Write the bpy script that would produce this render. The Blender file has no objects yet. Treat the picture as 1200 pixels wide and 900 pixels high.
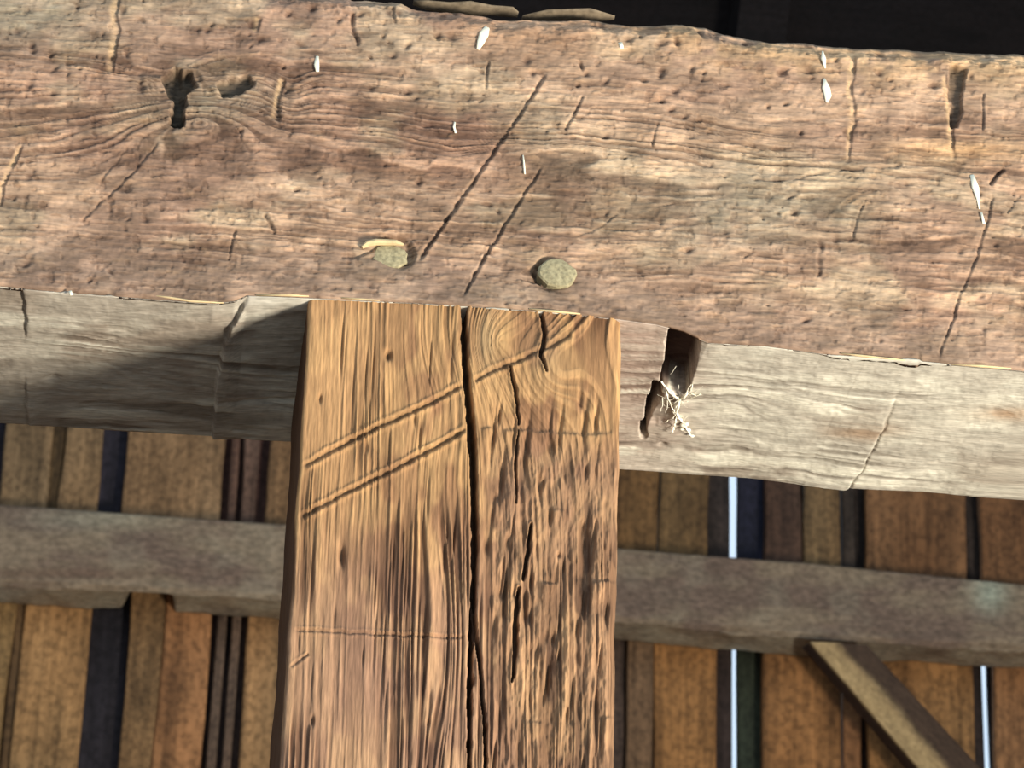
import bpy, bmesh, math, random
import numpy as np
from mathutils import Matrix, Vector

# ---------------------------------------------------------------- camera
FPX = 3740.0
EX = np.array([0.99245482, -0.11932311, 0.02820315])      # camera right
EY = np.array([-0.07763389, -0.43350641, 0.89780019])     # camera up
EF = np.array([0.09490207, 0.89321564, 0.43949904])       # camera forward
CAM = np.array([-0.2084, -2.3507, 1.4995])
sc = bpy.context.scene
C = sc.collection
cd = bpy.data.cameras.new('camera'); cam = bpy.data.objects.new('camera', cd); C.objects.link(cam)
cd.sensor_fit = 'HORIZONTAL'; cd.sensor_width = 36.0; cd.lens = 36.0 * FPX / 1200.0
cd.clip_start = 0.05; cd.clip_end = 200
M = Matrix(((EX[0], EY[0], -EF[0], CAM[0]), (EX[1], EY[1], -EF[1], CAM[1]), (EX[2], EY[2], -EF[2], CAM[2]), (0, 0, 0, 1)))
cam.matrix_world = M
cd.dof.use_dof = True; cd.dof.focus_distance = 2.65; cd.dof.aperture_fstop = 24.0
sc.camera = cam

# ---------------------------------------------------------------- world, lamp, exposure
w = bpy.data.worlds.new('World'); sc.world = w; w.use_nodes = True
bg = w.node_tree.nodes['Background']
bg.inputs[0].default_value = (0.66, 0.82, 1.0, 1); bg.inputs[1].default_value = 1.1
sc.view_settings.view_transform = 'Standard'; sc.view_settings.look = 'None'
sc.view_settings.gamma = 1.0; sc.view_settings.use_curve_mapping = False
sc.view_settings.exposure = 0.0

ld = bpy.data.lights.new('work_lamp', 'AREA'); ld.shape = 'DISK'; ld.size = 1.0
ld.energy = 330; ld.color = (1.0, 0.92, 0.80)
lamp = bpy.data.objects.new('work_lamp', ld); C.objects.link(lamp)
LP = Vector((2.75, -2.05, 0.75)); lamp.location = LP
lamp.rotation_euler = (Vector((0.1, 0.4, 2.75)) - LP).to_track_quat('-Z', 'Y').to_euler()

YW = 4.6      # inner face of the boarded back wall
YG = YW - 0.12
BD = 0.292    # depth of the tie beam
ZB = 2.72

# ---------------------------------------------------------------- helpers
def ray(u, v):
    u = np.asarray(u, float); v = np.asarray(v, float)
    a = (u - 600) / FPX; b = (450 - v) / FPX
    return a[..., None] * EX + b[..., None] * EY + EF
def on_y(u, v, y):
    r = ray(u, v); t = (y - CAM[1]) / r[..., 1]
    return CAM + r * t[..., None]
def on_z(u, v, z):
    r = ray(u, v); t = (z - CAM[2]) / r[..., 2]
    return CAM + r * t[..., None]
def proj(P):
    d = P - CAM
    z = d @ EF
    return 600 + FPX * (d @ EX) / z, 450 - FPX * (d @ EY) / z
def hash2(i, j, seed):
    h = (i.astype(np.int64) * 374761393 + j.astype(np.int64) * 668265263 + seed * 1442695041) & 0xFFFFFFFF
    h = ((h ^ (h >> 13)) * 1274126177) & 0xFFFFFFFF
    h = ((h ^ (h >> 16)) * 2246822519) & 0xFFFFFFFF
    return ((h ^ (h >> 15)) & 0xFFFFFF) / float(0xFFFFFF)
def vn(x, y, seed=0):                       # value noise 0..1
    xi = np.floor(x); yi = np.floor(y); fx = x - xi; fy = y - yi
    fx = fx * fx * fx * (fx * (fx * 6 - 15) + 10); fy = fy * fy * fy * (fy * (fy * 6 - 15) + 10)
    a = hash2(xi, yi, seed); b = hash2(xi + 1, yi, seed); c = hash2(xi, yi + 1, seed); d = hash2(xi + 1, yi + 1, seed)
    return (a + (b - a) * fx) * (1 - fy) + (c + (d - c) * fx) * fy
def fbm(x, y, seed=0, n=4, g=0.5):
    s = 0; a = 1; t = 0
    for k in range(n):
        s = s + a * vn(x * 2 ** k + 17.3 * k, y * 2 ** k - 9.1 * k, seed + 31 * k); t += a; a *= g
    return s / t
def ss(a, b, x):
    t = np.clip((x - a) / (b - a), 0, 1); return t * t * (3 - 2 * t)
def gs(U, V, cu, cv, su, sv, rot=0.0):
    du = U - cu; dv = V - cv
    if rot:
        c, s = math.cos(rot), math.sin(rot); du, dv = c * du + s * dv, -s * du + c * dv
    return np.exp(-(du / su) ** 2 - (dv / sv) ** 2)
def cone(U, V, cu, cv, su, sv):
    return np.exp(-np.sqrt(((U - cu) / su) ** 2 + ((V - cv) / sv) ** 2))
def pl(U, V, pts, wob=0.0, seed=0):         # distance to a polyline, signed side, run 0..1
    if wob:
        U = U + (vn(U * .11, V * .11, seed) - .5) * 2 * wob; V = V + (vn(U * .11, V * .11, seed + 5) - .5) * 2 * wob
    best = np.full(U.shape, 1e9); side = np.zeros(U.shape); run = np.zeros(U.shape)
    L = [math.dist(pts[i], pts[i + 1]) for i in range(len(pts) - 1)]; T = sum(L); acc = 0
    for i in range(len(pts) - 1):
        (x0, y0), (x1, y1) = pts[i], pts[i + 1]
        dx, dy = x1 - x0, y1 - y0; l2 = dx * dx + dy * dy
        t = np.clip(((U - x0) * dx + (V - y0) * dy) / l2, 0, 1)
        d = np.hypot(U - x0 - t * dx, V - y0 - t * dy)
        m = d < best
        best = np.where(m, d, best)
        side = np.where(m, ((U - x0) * dy - (V - y0) * dx) / math.sqrt(l2), side)
        run = np.where(m, (acc + t * L[i]) / T, run); acc += L[i]
    return best, side, run
def inside(U, V, poly):
    r = np.zeros(U.shape, bool); n = len(poly)
    for i in range(n):
        x0, y0 = poly[i]; x1, y1 = poly[(i + 1) % n]
        if y0 == y1: continue
        c = ((y0 > V) != (y1 > V)) & (U < (x1 - x0) * (V - y0) / (y1 - y0) + x0)
        r ^= c
    return r
def soft_poly(U, V, poly, w):               # 1 inside, falls to 0 over w px outside
    U, V = U + 7 * (fbm(U * .09, V * .09, 301, 2) - .5), V + 7 * (fbm(U * .09, V * .09, 302, 2) - .5)
    d, _, _ = pl(U, V, list(poly) + [poly[0]])
    return np.where(inside(U, V, poly), 1.0, 1 - ss(0, w, d))
def lin(c):
    c = np.asarray(c, float) / 255.0
    return np.where(c <= .04045, c / 12.92, ((c + .055) / 1.055) ** 2.4)
def mixc(A, B, t):
    t = np.asarray(t)[..., None]; return A * (1 - t) + np.asarray(B) * t
def interp_world(pts, y):                   # picture polyline on the plane y -> z as a function of x
    p = np.array(pts, float); P = on_y(p[:, 0], p[:, 1], y)
    o = np.argsort(P[:, 0]); return P[o, 0], P[o, 2]

def grid_mesh(name, P, col, mat, parent=None, wrap=False, cap=True):
    R, K, _ = P.shape
    me = bpy.data.meshes.new(name)
    idx = np.arange(R * K).reshape(R, K)
    if wrap: a = idx; b = np.roll(idx, -1, axis=0)
    else: a = idx[:-1]; b = idx[1:]
    F = np.stack([a[:, :-1], b[:, :-1], b[:, 1:], a[:, 1:]], -1).reshape(-1, 4)
    caps = []
    if wrap and cap: caps = [idx[::-1, 0], idx[:, -1]]
    nl = F.size + sum(len(c) for c in caps); npol = len(F) + len(caps)
    me.vertices.add(R * K); me.vertices.foreach_set('co', P.astype(np.float32).ravel())
    me.loops.add(nl); me.polygons.add(npol)
    me.loops.foreach_set('vertex_index', np.concatenate([F.ravel()] + caps).astype(np.int32))
    st = list(range(0, F.size, 4)); s = F.size
    for c in caps: st.append(s); s += len(c)
    me.polygons.foreach_set('loop_start', np.array(st, np.int32))
    me.update(calc_edges=True)
    sm = np.ones(npol, bool); me.polygons.foreach_set('use_smooth', sm)
    ca = me.color_attributes.new('tint', 'FLOAT_COLOR', 'POINT')
    ca.data.foreach_set('color', np.concatenate([col, np.ones(col.shape[:2] + (1,))], -1).astype(np.float32).ravel())
    me.materials.append(mat); me.validate()
    o = bpy.data.objects.new(name, me); C.objects.link(o)
    if parent: o.parent = parent
    return o
def bm_obj(name, bm, mat, parent=None, smooth=False):
    bmesh.ops.recalc_face_normals(bm, faces=bm.faces)
    me = bpy.data.meshes.new(name); bm.to_mesh(me); bm.free()
    if smooth:
        for p in me.polygons: p.use_smooth = True
    me.materials.append(mat)
    o = bpy.data.objects.new(name, me); C.objects.link(o)
    if parent: o.parent = parent
    return o
def tag(o, label=None, cat=None, group=None, kind=None):
    if label: o['label'] = label
    if cat: o['category'] = cat
    if group: o['group'] = group
    if kind: o['kind'] = kind
    return o

# ---------------------------------------------------------------- materials
def nodes_of(name):
    m = bpy.data.materials.new(name); m.use_nodes = True
    nt = m.node_tree; b = nt.nodes['Principled BSDF']
    b.inputs['Specular IOR Level'].default_value = 0.25
    return m, nt, b
def relief_wood(name, scale, rough=0.82, bump=0.25, lo=0.72, hi=1.22):
    """wood whose grain colour comes with the mesh; fine fibre speckle and bump from noise nodes"""
    m, nt, b = nodes_of(name); N, L = nt.nodes, nt.links
    at = N.new('ShaderNodeAttribute'); at.attribute_name = 'tint'
    tc = N.new('ShaderNodeTexCoord'); mp = N.new('ShaderNodeMapping'); mp.inputs['Scale'].default_value = scale
    L.new(tc.outputs['Object'], mp.inputs['Vector'])
    n1 = N.new('ShaderNodeTexNoise'); n1.inputs['Scale'].default_value = 1.0; n1.inputs['Detail'].default_value = 3
    L.new(mp.outputs[0], n1.inputs['Vector'])
    mr = N.new('ShaderNodeMapRange'); mr.inputs[1].default_value = .25; mr.inputs[2].default_value = .75
    mr.inputs[3].default_value = lo; mr.inputs[4].default_value = hi
    L.new(n1.outputs[0], mr.inputs[0])
    vm = N.new('ShaderNodeVectorMath'); vm.operation = 'SCALE'
    L.new(at.outputs['Color'], vm.inputs[0]); L.new(mr.outputs[0], vm.inputs['Scale'])
    L.new(vm.outputs[0], b.inputs['Base Color'])
    b.inputs['Roughness'].default_value = rough
    bp = N.new('ShaderNodeBump'); bp.inputs['Strength'].default_value = bump; bp.inputs['Distance'].default_value = .002
    L.new(n1.outputs[0], bp.inputs['Height']); L.new(bp.outputs[0], b.inputs['Normal'])
    return m
def board_wood(name, axis='z', rough=.85, contrast=.75):
    """rough sawn board: object colour broken by stretched grain, blotches and dark flecks"""
    m, nt, b = nodes_of(name); N, L = nt.nodes, nt.links
    oi = N.new('ShaderNodeObjectInfo'); tc = N.new('ShaderNodeTexCoord')
    off = N.new('ShaderNodeVectorMath'); off.operation = 'MULTIPLY_ADD'
    cmb = N.new('ShaderNodeCombineXYZ')
    for k in range(3): L.new(oi.outputs['Random'], cmb.inputs[k])
    off.inputs[1].default_value = (37, 23, 51); L.new(cmb.outputs[0], off.inputs[0]); L.new(tc.outputs['Object'], off.inputs[2])
    def noise(sx, sy, sz, detail, scale=1.0):
        mp = N.new('ShaderNodeMapping'); mp.inputs['Scale'].default_value = (sx, sy, sz)
        L.new(off.outputs[0], mp.inputs['Vector'])
        n = N.new('ShaderNodeTexNoise'); n.inputs['Scale'].default_value = scale; n.inputs['Detail'].default_value = detail
        L.new(mp.outputs[0], n.inputs['Vector']); return n.outputs[0]
    s = {'z': (1, 1, .06), 'x': (.06, 1, 1)}[axis]
    g = noise(55 * s[0], 55 * s[1], 55 * s[2], 4); bl = noise(9 * max(s[0], .3), 9, 9 * max(s[2], .3), 3); fl = noise(70, 70, 60, 2)
    def rng(x, a, c, lo, hi):
        r = N.new('ShaderNodeMapRange'); r.inputs[1].default_value = a; r.inputs[2].default_value = c
        r.inputs[3].default_value = lo; r.inputs[4].default_value = hi; L.new(x, r.inputs[0]); return r.outputs[0]
    def mul(a, c):
        mm = N.new('ShaderNodeMath'); mm.operation = 'MULTIPLY'; L.new(a, mm.inputs[0]); L.new(c, mm.inputs[1]); return mm.outputs[0]
    f = mul(mul(rng(g, .3, .7, 1 - contrast * .5, 1 + contrast * .4), rng(bl, .3, .7, 1 - contrast * .5, 1 + contrast * .4)), rng(fl, .3, .6, 1 - contrast * .55, 1.1))
    mp = N.new('ShaderNodeMapping'); mp.inputs['Scale'].default_value = (5.5, 5.5, 1.9) if axis == 'z' else (1.9, 5.5, 5.5); L.new(off.outputs[0], mp.inputs['Vector'])
    vo = N.new('ShaderNodeTexVoronoi'); vo.inputs['Scale'].default_value = 1.0; L.new(mp.outputs[0], vo.inputs['Vector'])
    f = mul(f, rng(vo.outputs['Distance'], .05, .15, .35, 1.0))
    hs = N.new('ShaderNodeMix'); hs.data_type = 'RGBA'; hs.blend_type = 'MULTIPLY'; L.new(rng(noise(4.5, 4.5, 1.6, 3), .42, .62, 0, 1), hs.inputs[0])
    L.new(oi.outputs['Color'], hs.inputs[6]); hs.inputs[7].default_value = (1.03, .95, .88, 1)
    vm = N.new('ShaderNodeVectorMath'); vm.operation = 'SCALE'; L.new(hs.outputs[2], vm.inputs[0]); L.new(f, vm.inputs['Scale'])
    L.new(vm.outputs[0], b.inputs['Base Color']); b.inputs['Roughness'].default_value = rough
    bp = N.new('ShaderNodeBump'); bp.inputs['Strength'].default_value = .5; bp.inputs['Distance'].default_value = .006
    L.new(fl, bp.inputs['Height']); L.new(bp.outputs[0], b.inputs['Normal'])
    return m
def plain(name, rgb, rough=.85, var=.25, scale=120):
    m, nt, b = nodes_of(name); N, L = nt.nodes, nt.links
    tc = N.new('ShaderNodeTexCoord'); n = N.new('ShaderNodeTexNoise'); n.inputs['Scale'].default_value = scale; n.inputs['Detail'].default_value = 4
    L.new(tc.outputs['Object'], n.inputs['Vector'])
    r = N.new('ShaderNodeValToRGB'); c = lin(rgb)
    r.color_ramp.elements[0].position = .3; r.color_ramp.elements[1].position = .7
    r.color_ramp.elements[0].color = (*(c * (1 - var)), 1); r.color_ramp.elements[1].color = (*np.clip(c * (1 + var), 0, 1), 1)
    L.new(n.outputs[0], r.inputs[0]); L.new(r.outputs[0], b.inputs['Base Color']); b.inputs['Roughness'].default_value = rough
    return m
M_beam = relief_wood('tie_beam_wood', (70, 400, 400))
M_post = relief_wood('post_wood', (500, 500, 60))
M_board = board_wood('wall_board_wood', 'z')
M_girt = board_wood('girt_wood', 'x', contrast=.45)
M_roof = board_wood('roof_plank_wood', 'x', contrast=.6)
M_peg = plain('peg_end_grain', (150, 140, 108), var=.35, scale=300)
M_splinter = plain('splinter_wood', (205, 180, 135), var=.15)
M_white = plain('lime_white', (238, 232, 205), var=.08)
M_web = plain('cobweb_silk', (240, 236, 215), var=.05)
M_floor = plain('barn_floor_dirt', (120, 105, 88), var=.3, scale=6)
M_bark = plain('bark_strip', (118, 104, 84), var=.35, scale=150)

# ---------------------------------------------------------------- setting: back wall of separate boards
rnd = random.Random(4)
def empty(name, loc=(0, 0, 0)):
    o = bpy.data.objects.new(name, None); C.objects.link(o); o.location = loc; return o
wall_back = tag(empty('wall_back', (0, 0, 0)), kind='structure')
def wx(u, v, y=YW): return float(on_y(u, v, y)[0])
def wz(u, v, y=YW): return float(on_y(u, v, y)[2])
ZJ = wz(600, 690)                    # the boards butt behind the girt
Z_TOP = 5.25
def board(name, x0, x1, y0, th, z0, z1, rgb, wob=.004, seed=0, k=1.0):
    r = random.Random(seed); bm = bmesh.new(); n = 26
    ph = [r.uniform(0, 6.28) for _ in range(6)]; rings = []
    for i in range(n + 1):
        z = z0 + (z1 - z0) * i / n
        e0 = wob * (math.sin(z * 5 + ph[0]) + .6 * math.sin(z * 13 + ph[1]) + .35 * math.sin(z * 31 + ph[2]))
        e1 = wob * (math.sin(z * 4.4 + ph[3]) + .6 * math.sin(z * 12 + ph[4]) + .35 * math.sin(z * 29 + ph[5]))
        dy = wob * .4 * math.sin(z * 3 + ph[1]); c = min(.004, (x1 - x0) * .2)
        pts = [(x0 + e0, y0 + c + dy), (x0 + e0 + c, y0 + dy), (x1 + e1 - c, y0 + dy), (x1 + e1, y0 + c + dy), (x1 + e1, y0 + th + dy), (x0 + e0, y0 + th + dy)]
        rings.append([bm.verts.new((a, b, z)) for a, b in pts])
    for i in range(n):
        for j in range(6):
            bm.faces.new((rings[i][j], rings[i][(j + 1) % 6], rings[i + 1][(j + 1) % 6], rings[i + 1][j]))
    bm.faces.new(rings[0]); bm.faces.new(rings[-1])
    o = bm_obj(name, bm, M_board, wall_back)
    o.color = (*(lin(rgb) * k), 1)
    return o
UL, UR, LL, LR = 550, 600, 800, 830
GOLD = (154, 124, 88); TAN = (150, 118, 78); ORANGE = (156, 114, 74); BROWN = (122, 86, 58); DKBR = (84, 62, 48); GREY = (120, 100, 76); NAVY = (52, 48, 56); RED = (92, 66, 58)
KB = .66
rows = [  # picture columns on the wall, row they are read at, colour with crease shadows painted in as dark strips, set-back
 (UL, .66, [(3, 58, GOLD, 0), (58, 73, (98, 76, 48), .012), (73, 119, GOLD, 0), (148, 261, (158, 126, 90), 0), (269, 279, (104, 78, 64), .01), (285, 303, (112, 88, 74), .004), (315, 362, (140, 108, 74), 0)], 'u'),
 (UR, .95, [(690, 772, (112, 82, 48), 0), (773, 830, (118, 90, 56), .006), (896, 940, (84, 62, 48), .006), (941, 985, (104, 82, 54), 0), (987, 1002, (66, 54, 44), .01), (1015, 1131, (116, 82, 52), 0), (1150, 1240, (122, 84, 52), 0)], 'u'),
 (LL, .98, [(-22, 9, (136, 106, 66), 0), (9, 22, (98, 76, 50), .012), (22, 99, (156, 120, 78), 0), (146, 187, (128, 98, 64), .006), (187, 242, (158, 112, 72), 0), (249, 261, (100, 80, 64), .008), (267, 277, (104, 84, 68), .01), (285, 352, (146, 112, 74), 0)], 'l'),
 (LR, 1.3, [(690, 733, (60, 48, 40), .02), (735, 767, (92, 72, 52), .006), (768, 839, (132, 92, 52), 0), (894, 985, (124, 86, 50), 0), (989, 1009, (104, 74, 48), .004), (1016, 1141, (122, 88, 52), 0), (1167, 1240, (124, 88, 56), 0)], 'l'),  # leftmost dark strip holds a shadow in its colour
]
sd = 0
for row, KB, cols, half in rows:
    for a, b, rgb, back in cols:
        sd += 1
        z0, z1 = (ZJ + .004, Z_TOP) if half == 'u' else (0.0, ZJ - .004)
        x0, x1 = wx(a, row), wx(b, row)
        board('board', x0, x1, YW + back, .026, z0, z1, rgb, min(.003, (x1 - x0) * .06), sd, KB)
KB = .8
# boards outside the picture, the whole wall long
xl = wx(-24, UL); x = -4.6
while x < xl - .02:
    wd = min(rnd.uniform(.17, .27), xl - x - .006); sd += 1
    board('board', x, x + wd - .012, YW, .026, 0, Z_TOP, rnd.choice([GOLD, TAN, ORANGE, BROWN]), .003, sd, KB); x += wd
x = wx(1244, UR)
while x < 4.6:
    wd = rnd.uniform(.17, .27); sd += 1
    board('board', x, min(x + wd - .012, 4.6), YW, .026, 0, Z_TOP, rnd.choice([BROWN, ORANGE, TAN]), .003, sd, KB); x += wd
x0, x1 = wx(362, LL), wx(690, LL)
x = x0 + .006
for k in range(3):
    wd = (x1 - x0 - .006) / 3; sd += 1
    board('board', x, x + wd - .01, YW, .026, 0, Z_TOP, BROWN, .002, sd, KB); x += wd
# battens nailed outside over the joints, gap shade put into their dark colours, leaving the bright slits
YB = YW + .05
def batten(a, b, row, half, rgb=NAVY):
    global sd; sd += 1
    z0, z1 = {'u': (ZJ + .004, Z_TOP), 'l': (0.0, ZJ - .004), 'f': (0, Z_TOP)}[half]
    board('batten', wx(a, row, YB), wx(b, row, YB), YB, .02, z0, z1, rgb, .0008, sd, .8)
for a, b in [(-30, 12), (50, 80), (108, 158), (255, 325)]: batten(a, b, UL, 'u', NAVY if a != 255 else RED)
for a, b in [(-30, 30), (88, 158), (180, 195), (236, 292)]: batten(a, b, LL, 'l', (46, 42, 46) if a == 88 else (70, 56, 50))
for a, b in [(765, 780), (818, 855), (864, 904), (934, 948), (980, 1022), (1124, 1149), (1150.1, 1160)]: batten(a, b, UR, 'u', (38, 38, 52) if a == 864 else (58, 48, 42))
for a, b in [(680, 742), (760, 776), (832, 858.5), (864.5, 900), (980, 1024), (1134, 1152.5), (1159, 1176)]: batten(a, b, LR, 'l', (44, 50, 38) if a == 864.5 else (54, 44, 40))
for a in (-3.9, -3.2, -2.5, -1.9, 2.35, 2.9, 3.5, 4.1):
    sd += 1; board('batten', a - .3, a + .3, YB, .02, 0, Z_TOP, NAVY, .001, sd, .8)

# floor, side walls, roof
def slab(name, lo, hi, mat, parent=None):
    bm = bmesh.new(); bmesh.ops.create_cube(bm, size=1)
    for v in bm.verts:
        v.co = [lo[k] + (v.co[k] + .5) * (hi[k] - lo[k]) for k in range(3)]
    return bm_obj(name, bm, mat, parent)
tag(slab('floor', (-4.8, -3.6, -.1), (4.8, YB + .05, 0), M_floor), kind='structure')
for side, xx in (('left', -4.68), ('right', 4.64)):
    wl = tag(empty('wall_' + side), kind='structure'); y = -3.5 if side == 'left' else -.6
    while y < YW - .02:
        wd = min(rnd.uniform(.2, .3), YW + .05 - y)
        o = slab('board', (xx, y, 0), (xx + .03, y + wd - .01, 5.2), M_board, wl); o.color = (*(lin(rnd.choice([TAN, BROWN, ORANGE]))), 1); y += wd
roof = tag(empty('ceiling'), kind='structure')
ys, zs = YW + .22, 5.12; slope = math.radians(45); d = 0; k = 0
while d < 7.4:
    wd = rnd.uniform(.17, .25); bm = bmesh.new(); bmesh.ops.create_cube(bm, size=1)
    cy, cz = ys - math.cos(slope) * (d + wd / 2), zs + math.sin(slope) * (d + wd / 2)
    bmesh.ops.scale(bm, vec=(9.6, wd + .03, .03), verts=bm.verts)
    o = bm_obj('roof_plank', bm, M_roof, roof); o.location = (0, cy, cz + (k % 2) * .031); o.rotation_euler = (-slope, 0, 0)
    b = rnd.uniform(.7, 1.3); o.color = (.0085 * b, .0062 * b, .0062 * b, 1); d += wd; k += 1  # near-black colour stands in for the roof being unlit
for x in np.arange(-4.2, 4.4, 1.05):
    bm = bmesh.new(); bmesh.ops.create_cube(bm, size=1); bmesh.ops.scale(bm, vec=(.12, 7.4, .14), verts=bm.verts)
    o = bm_obj('rafter', bm, M_roof, roof); o.location = (x, ys - math.cos(slope) * 3.7 - .06, zs + math.sin(slope) * 3.7 - .065)
    o.rotation_euler = (-slope, 0, 0); o.color = (.008, .006, .006, 1)  # rafters painted dark like the unlit planks

# ---------------------------------------------------------------- girt (rail on the back wall)
def build_girt():
    gx0, gx1 = -4.55, 4.55
    xi0, xi1 = wx(-30, 600, YG), wx(1230, 700, YG)
    X = np.concatenate([np.linspace(gx0, xi0, 25)[:-1], np.linspace(xi0, xi1, 460), np.linspace(xi1, gx1, 25)[1:]])
    tx, tz = interp_world([(-40, 586), (0, 588), (170, 600), (340, 612), (730, 640), (960, 658), (1200, 682)], YG)
    bx, bz = interp_world([(-40, 681), (0, 684), (100, 690), (200, 694), (335, 703), (730, 728), (800, 735), (950, 748), (1200, 762)], YG)
    zt = np.interp(X, tx, tz); zb = np.interp(X, bx, bz)
    nf, nu = 70, 26
    P = []; 
    t = np.linspace(0, 1, nf)[:, None]
    f = np.stack([np.repeat(X[None], nf, 0), np.full((nf, len(X)), YG), zt + (zb - zt) * t], -1)
    U, V = proj(f)
    h = .004 * (fbm(U * .02, V * .06, 71, 4) - .5) + .003 * (fbm(U * .12, V * .2, 72, 3) - .5)
    edge = ss(.93, 1, t) * .006 * (.6 + vn(U * .06, V * 0, 73)); edge2 = (1 - ss(0, .06, t)) * .008
    lip = gs(U, V, 840, 738, 60, 6) * .006 + gs(U, V, 1165, 758, 40, 5) * .006 + gs(U, V, 970, 735, 14, 6) * .004
    f[..., 1] += -h + edge + edge2 + lip; f[..., 2] -= edge2 * .5
    s = np.linspace(0, 1, nu)[1:][:, None]
    zn = np.repeat(zb[None], nu - 1, 0)
    u = np.stack([np.repeat(X[None], nu - 1, 0), (YG + .008 + s * (YW - .012 - YG)) * np.ones((1, len(X))), zn], -1)
    U2, V2 = proj(u)
    notch = ss(140, 160, U2) * (1 - ss(196, 206, U2)) * s * .085
    u[..., 2] += notch + .006 * (fbm(U2 * .03, V2 * .05, 74, 3) - .5) * 2
    back = np.stack([np.stack([X, np.full_like(X, YW - .003), zb + .09], -1), np.stack([X, np.full_like(X, YW - .003), zt], -1)], 0)
    P = np.concatenate([f, u, back], 0)
    col = np.zeros(P.shape); Ua, Va = proj(P)
    base = lin((132, 114, 92)); n = fbm(Ua * .012, Va * .03, 75, 4)
    col[:] = base
    col = mixc(col, lin((112, 93, 78)), ss(.35, .65, n)); col = mixc(col, lin((142, 130, 108)), ss(.5, .75, fbm(Ua * .02, Va * .02, 76, 3)) * .35); col = mixc(col, lin((146, 140, 118)), gs(Ua, Va, 110, 608, 80, 14) * .6); col *= (1 - .12 * ss(500, 800, Ua))[..., None]
    col = mixc(col, lin((150, 158, 138)), gs(Ua, Va, 1160, 695, 20, 22) * .7)
    col = mixc(col, lin((96, 72, 56)), gs(Ua, Va, 60, 672, 180, 7) * .6)
    col *= (.8 + .4 * fbm(Ua * .05, Va * .25, 77, 3))[..., None]
    col[nf:nf + nu - 1] = mixc(col[nf:nf + nu - 1], lin((168, 162, 142)), .75 * fbm(Ua * .03, Va * .08, 78, 3)[nf:nf + nu - 1])  # paler underside: light from below put into the colour
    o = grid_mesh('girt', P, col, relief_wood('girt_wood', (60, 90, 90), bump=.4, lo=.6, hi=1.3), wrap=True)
    return tag(o, 'rough grey horizontal rail along the back wall, crossing the upright boards', 'beam', kind='thing')
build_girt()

# ---------------------------------------------------------------- diagonal brace under the girt
def build_brace():
    yb = YG - .03
    def pt(u, v, y): return on_y(u, v, y)
    top = [(940, 759), (949, 752), (983, 753), (1016, 756)]
    bot = [(1137, 990), (1153, 990), (1190, 990), (1232, 990)]
    ys_ = [YG - .004, YG - .075, YG - .095, YG - .05]
    n = 90; rows_ = []
    for i in range(n + 1):
        t = i / n; ring = []
        for j in range(4):
            u = top[j][0] + (bot[j][0] - top[j][0]) * t; v = top[j][1] + (bot[j][1] - top[j][1]) * t
            ring.append(pt(u, v, ys_[j]))
        rows_.append(ring)
    A = np.array(rows_)                       # (n+1, 4, 3)
    fine = []
    for a, b, m in ((0, 1, 6), (1, 2, 14), (2, 3, 14)):
        for s in range(m): fine.append(A[:, a] + (A[:, b] - A[:, a]) * s / m)
    fine.append(A[:, 3]); e = A[:, 3].copy(); e[:, 1] = YG - .004; fine.append(e)
    P = np.array(fine).transpose(0, 1, 2)     # (cross, along, 3)
    U, V = proj(P); h = .004 * (fbm(U * .05, V * .05, 81, 3) - .5); P[..., 1] -= h
    k = np.arange(P.shape[0])[:, None] * np.ones((1, P.shape[1]))
    col = np.zeros(P.shape); col[:] = lin((166, 140, 98))
    col = mixc(col, lin((58, 44, 36)), 1 - ss(4.5, 7, k))  # dark left face is painted shade
    hs = k + 5 * (fbm(U * .04, V * .012, 83, 2) - .5)
    col = mixc(col, lin((76, 58, 44)), ss(15, 23, hs))  # shade over the right half, put into the colour
    col *= (.7 + .6 * fbm(U * .05 + V * .05, (U - V) * .2, 82, 3))[..., None]
    o = grid_mesh('brace', P, col, relief_wood('brace_wood', (90, 90, 90), bump=.4, lo=.7, hi=1.2), wrap=True)
    return tag(o, 'short diagonal timber brace, pale down its middle, rising to the grey rail', 'brace', kind='thing')
build_brace()

# ---------------------------------------------------------------- tie beam
TOPC = [(-60, -38), (0, -33), (200, -22), (400, -8), (470, -1), (490, 6), (560, 13), (600, 19), (640, 18), (690, 18), (742, 25), (800, 24), (830, 29), (850, 36), (890, 43), (930, 47), (1000, 52), (1060, 56), (1130, 60), (1200, 63), (1260, 67)]
ARR = [(-60, 330), (0, 335), (60, 341), (100, 344), (180, 350), (250, 355), (275, 352), (290, 345), (362, 348), (500, 355), (620, 363), (726, 373), (770, 379), (800, 387), (830, 401), (900, 405), (980, 416), (1050, 421), (1100, 425), (1200, 434), (1260, 440)]
BCK = [(-60, 494), (0, 498), (345, 520), (730, 553), (880, 562), (980, 574), (1080, 578), (1200, 588), (1260, 593)]

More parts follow.
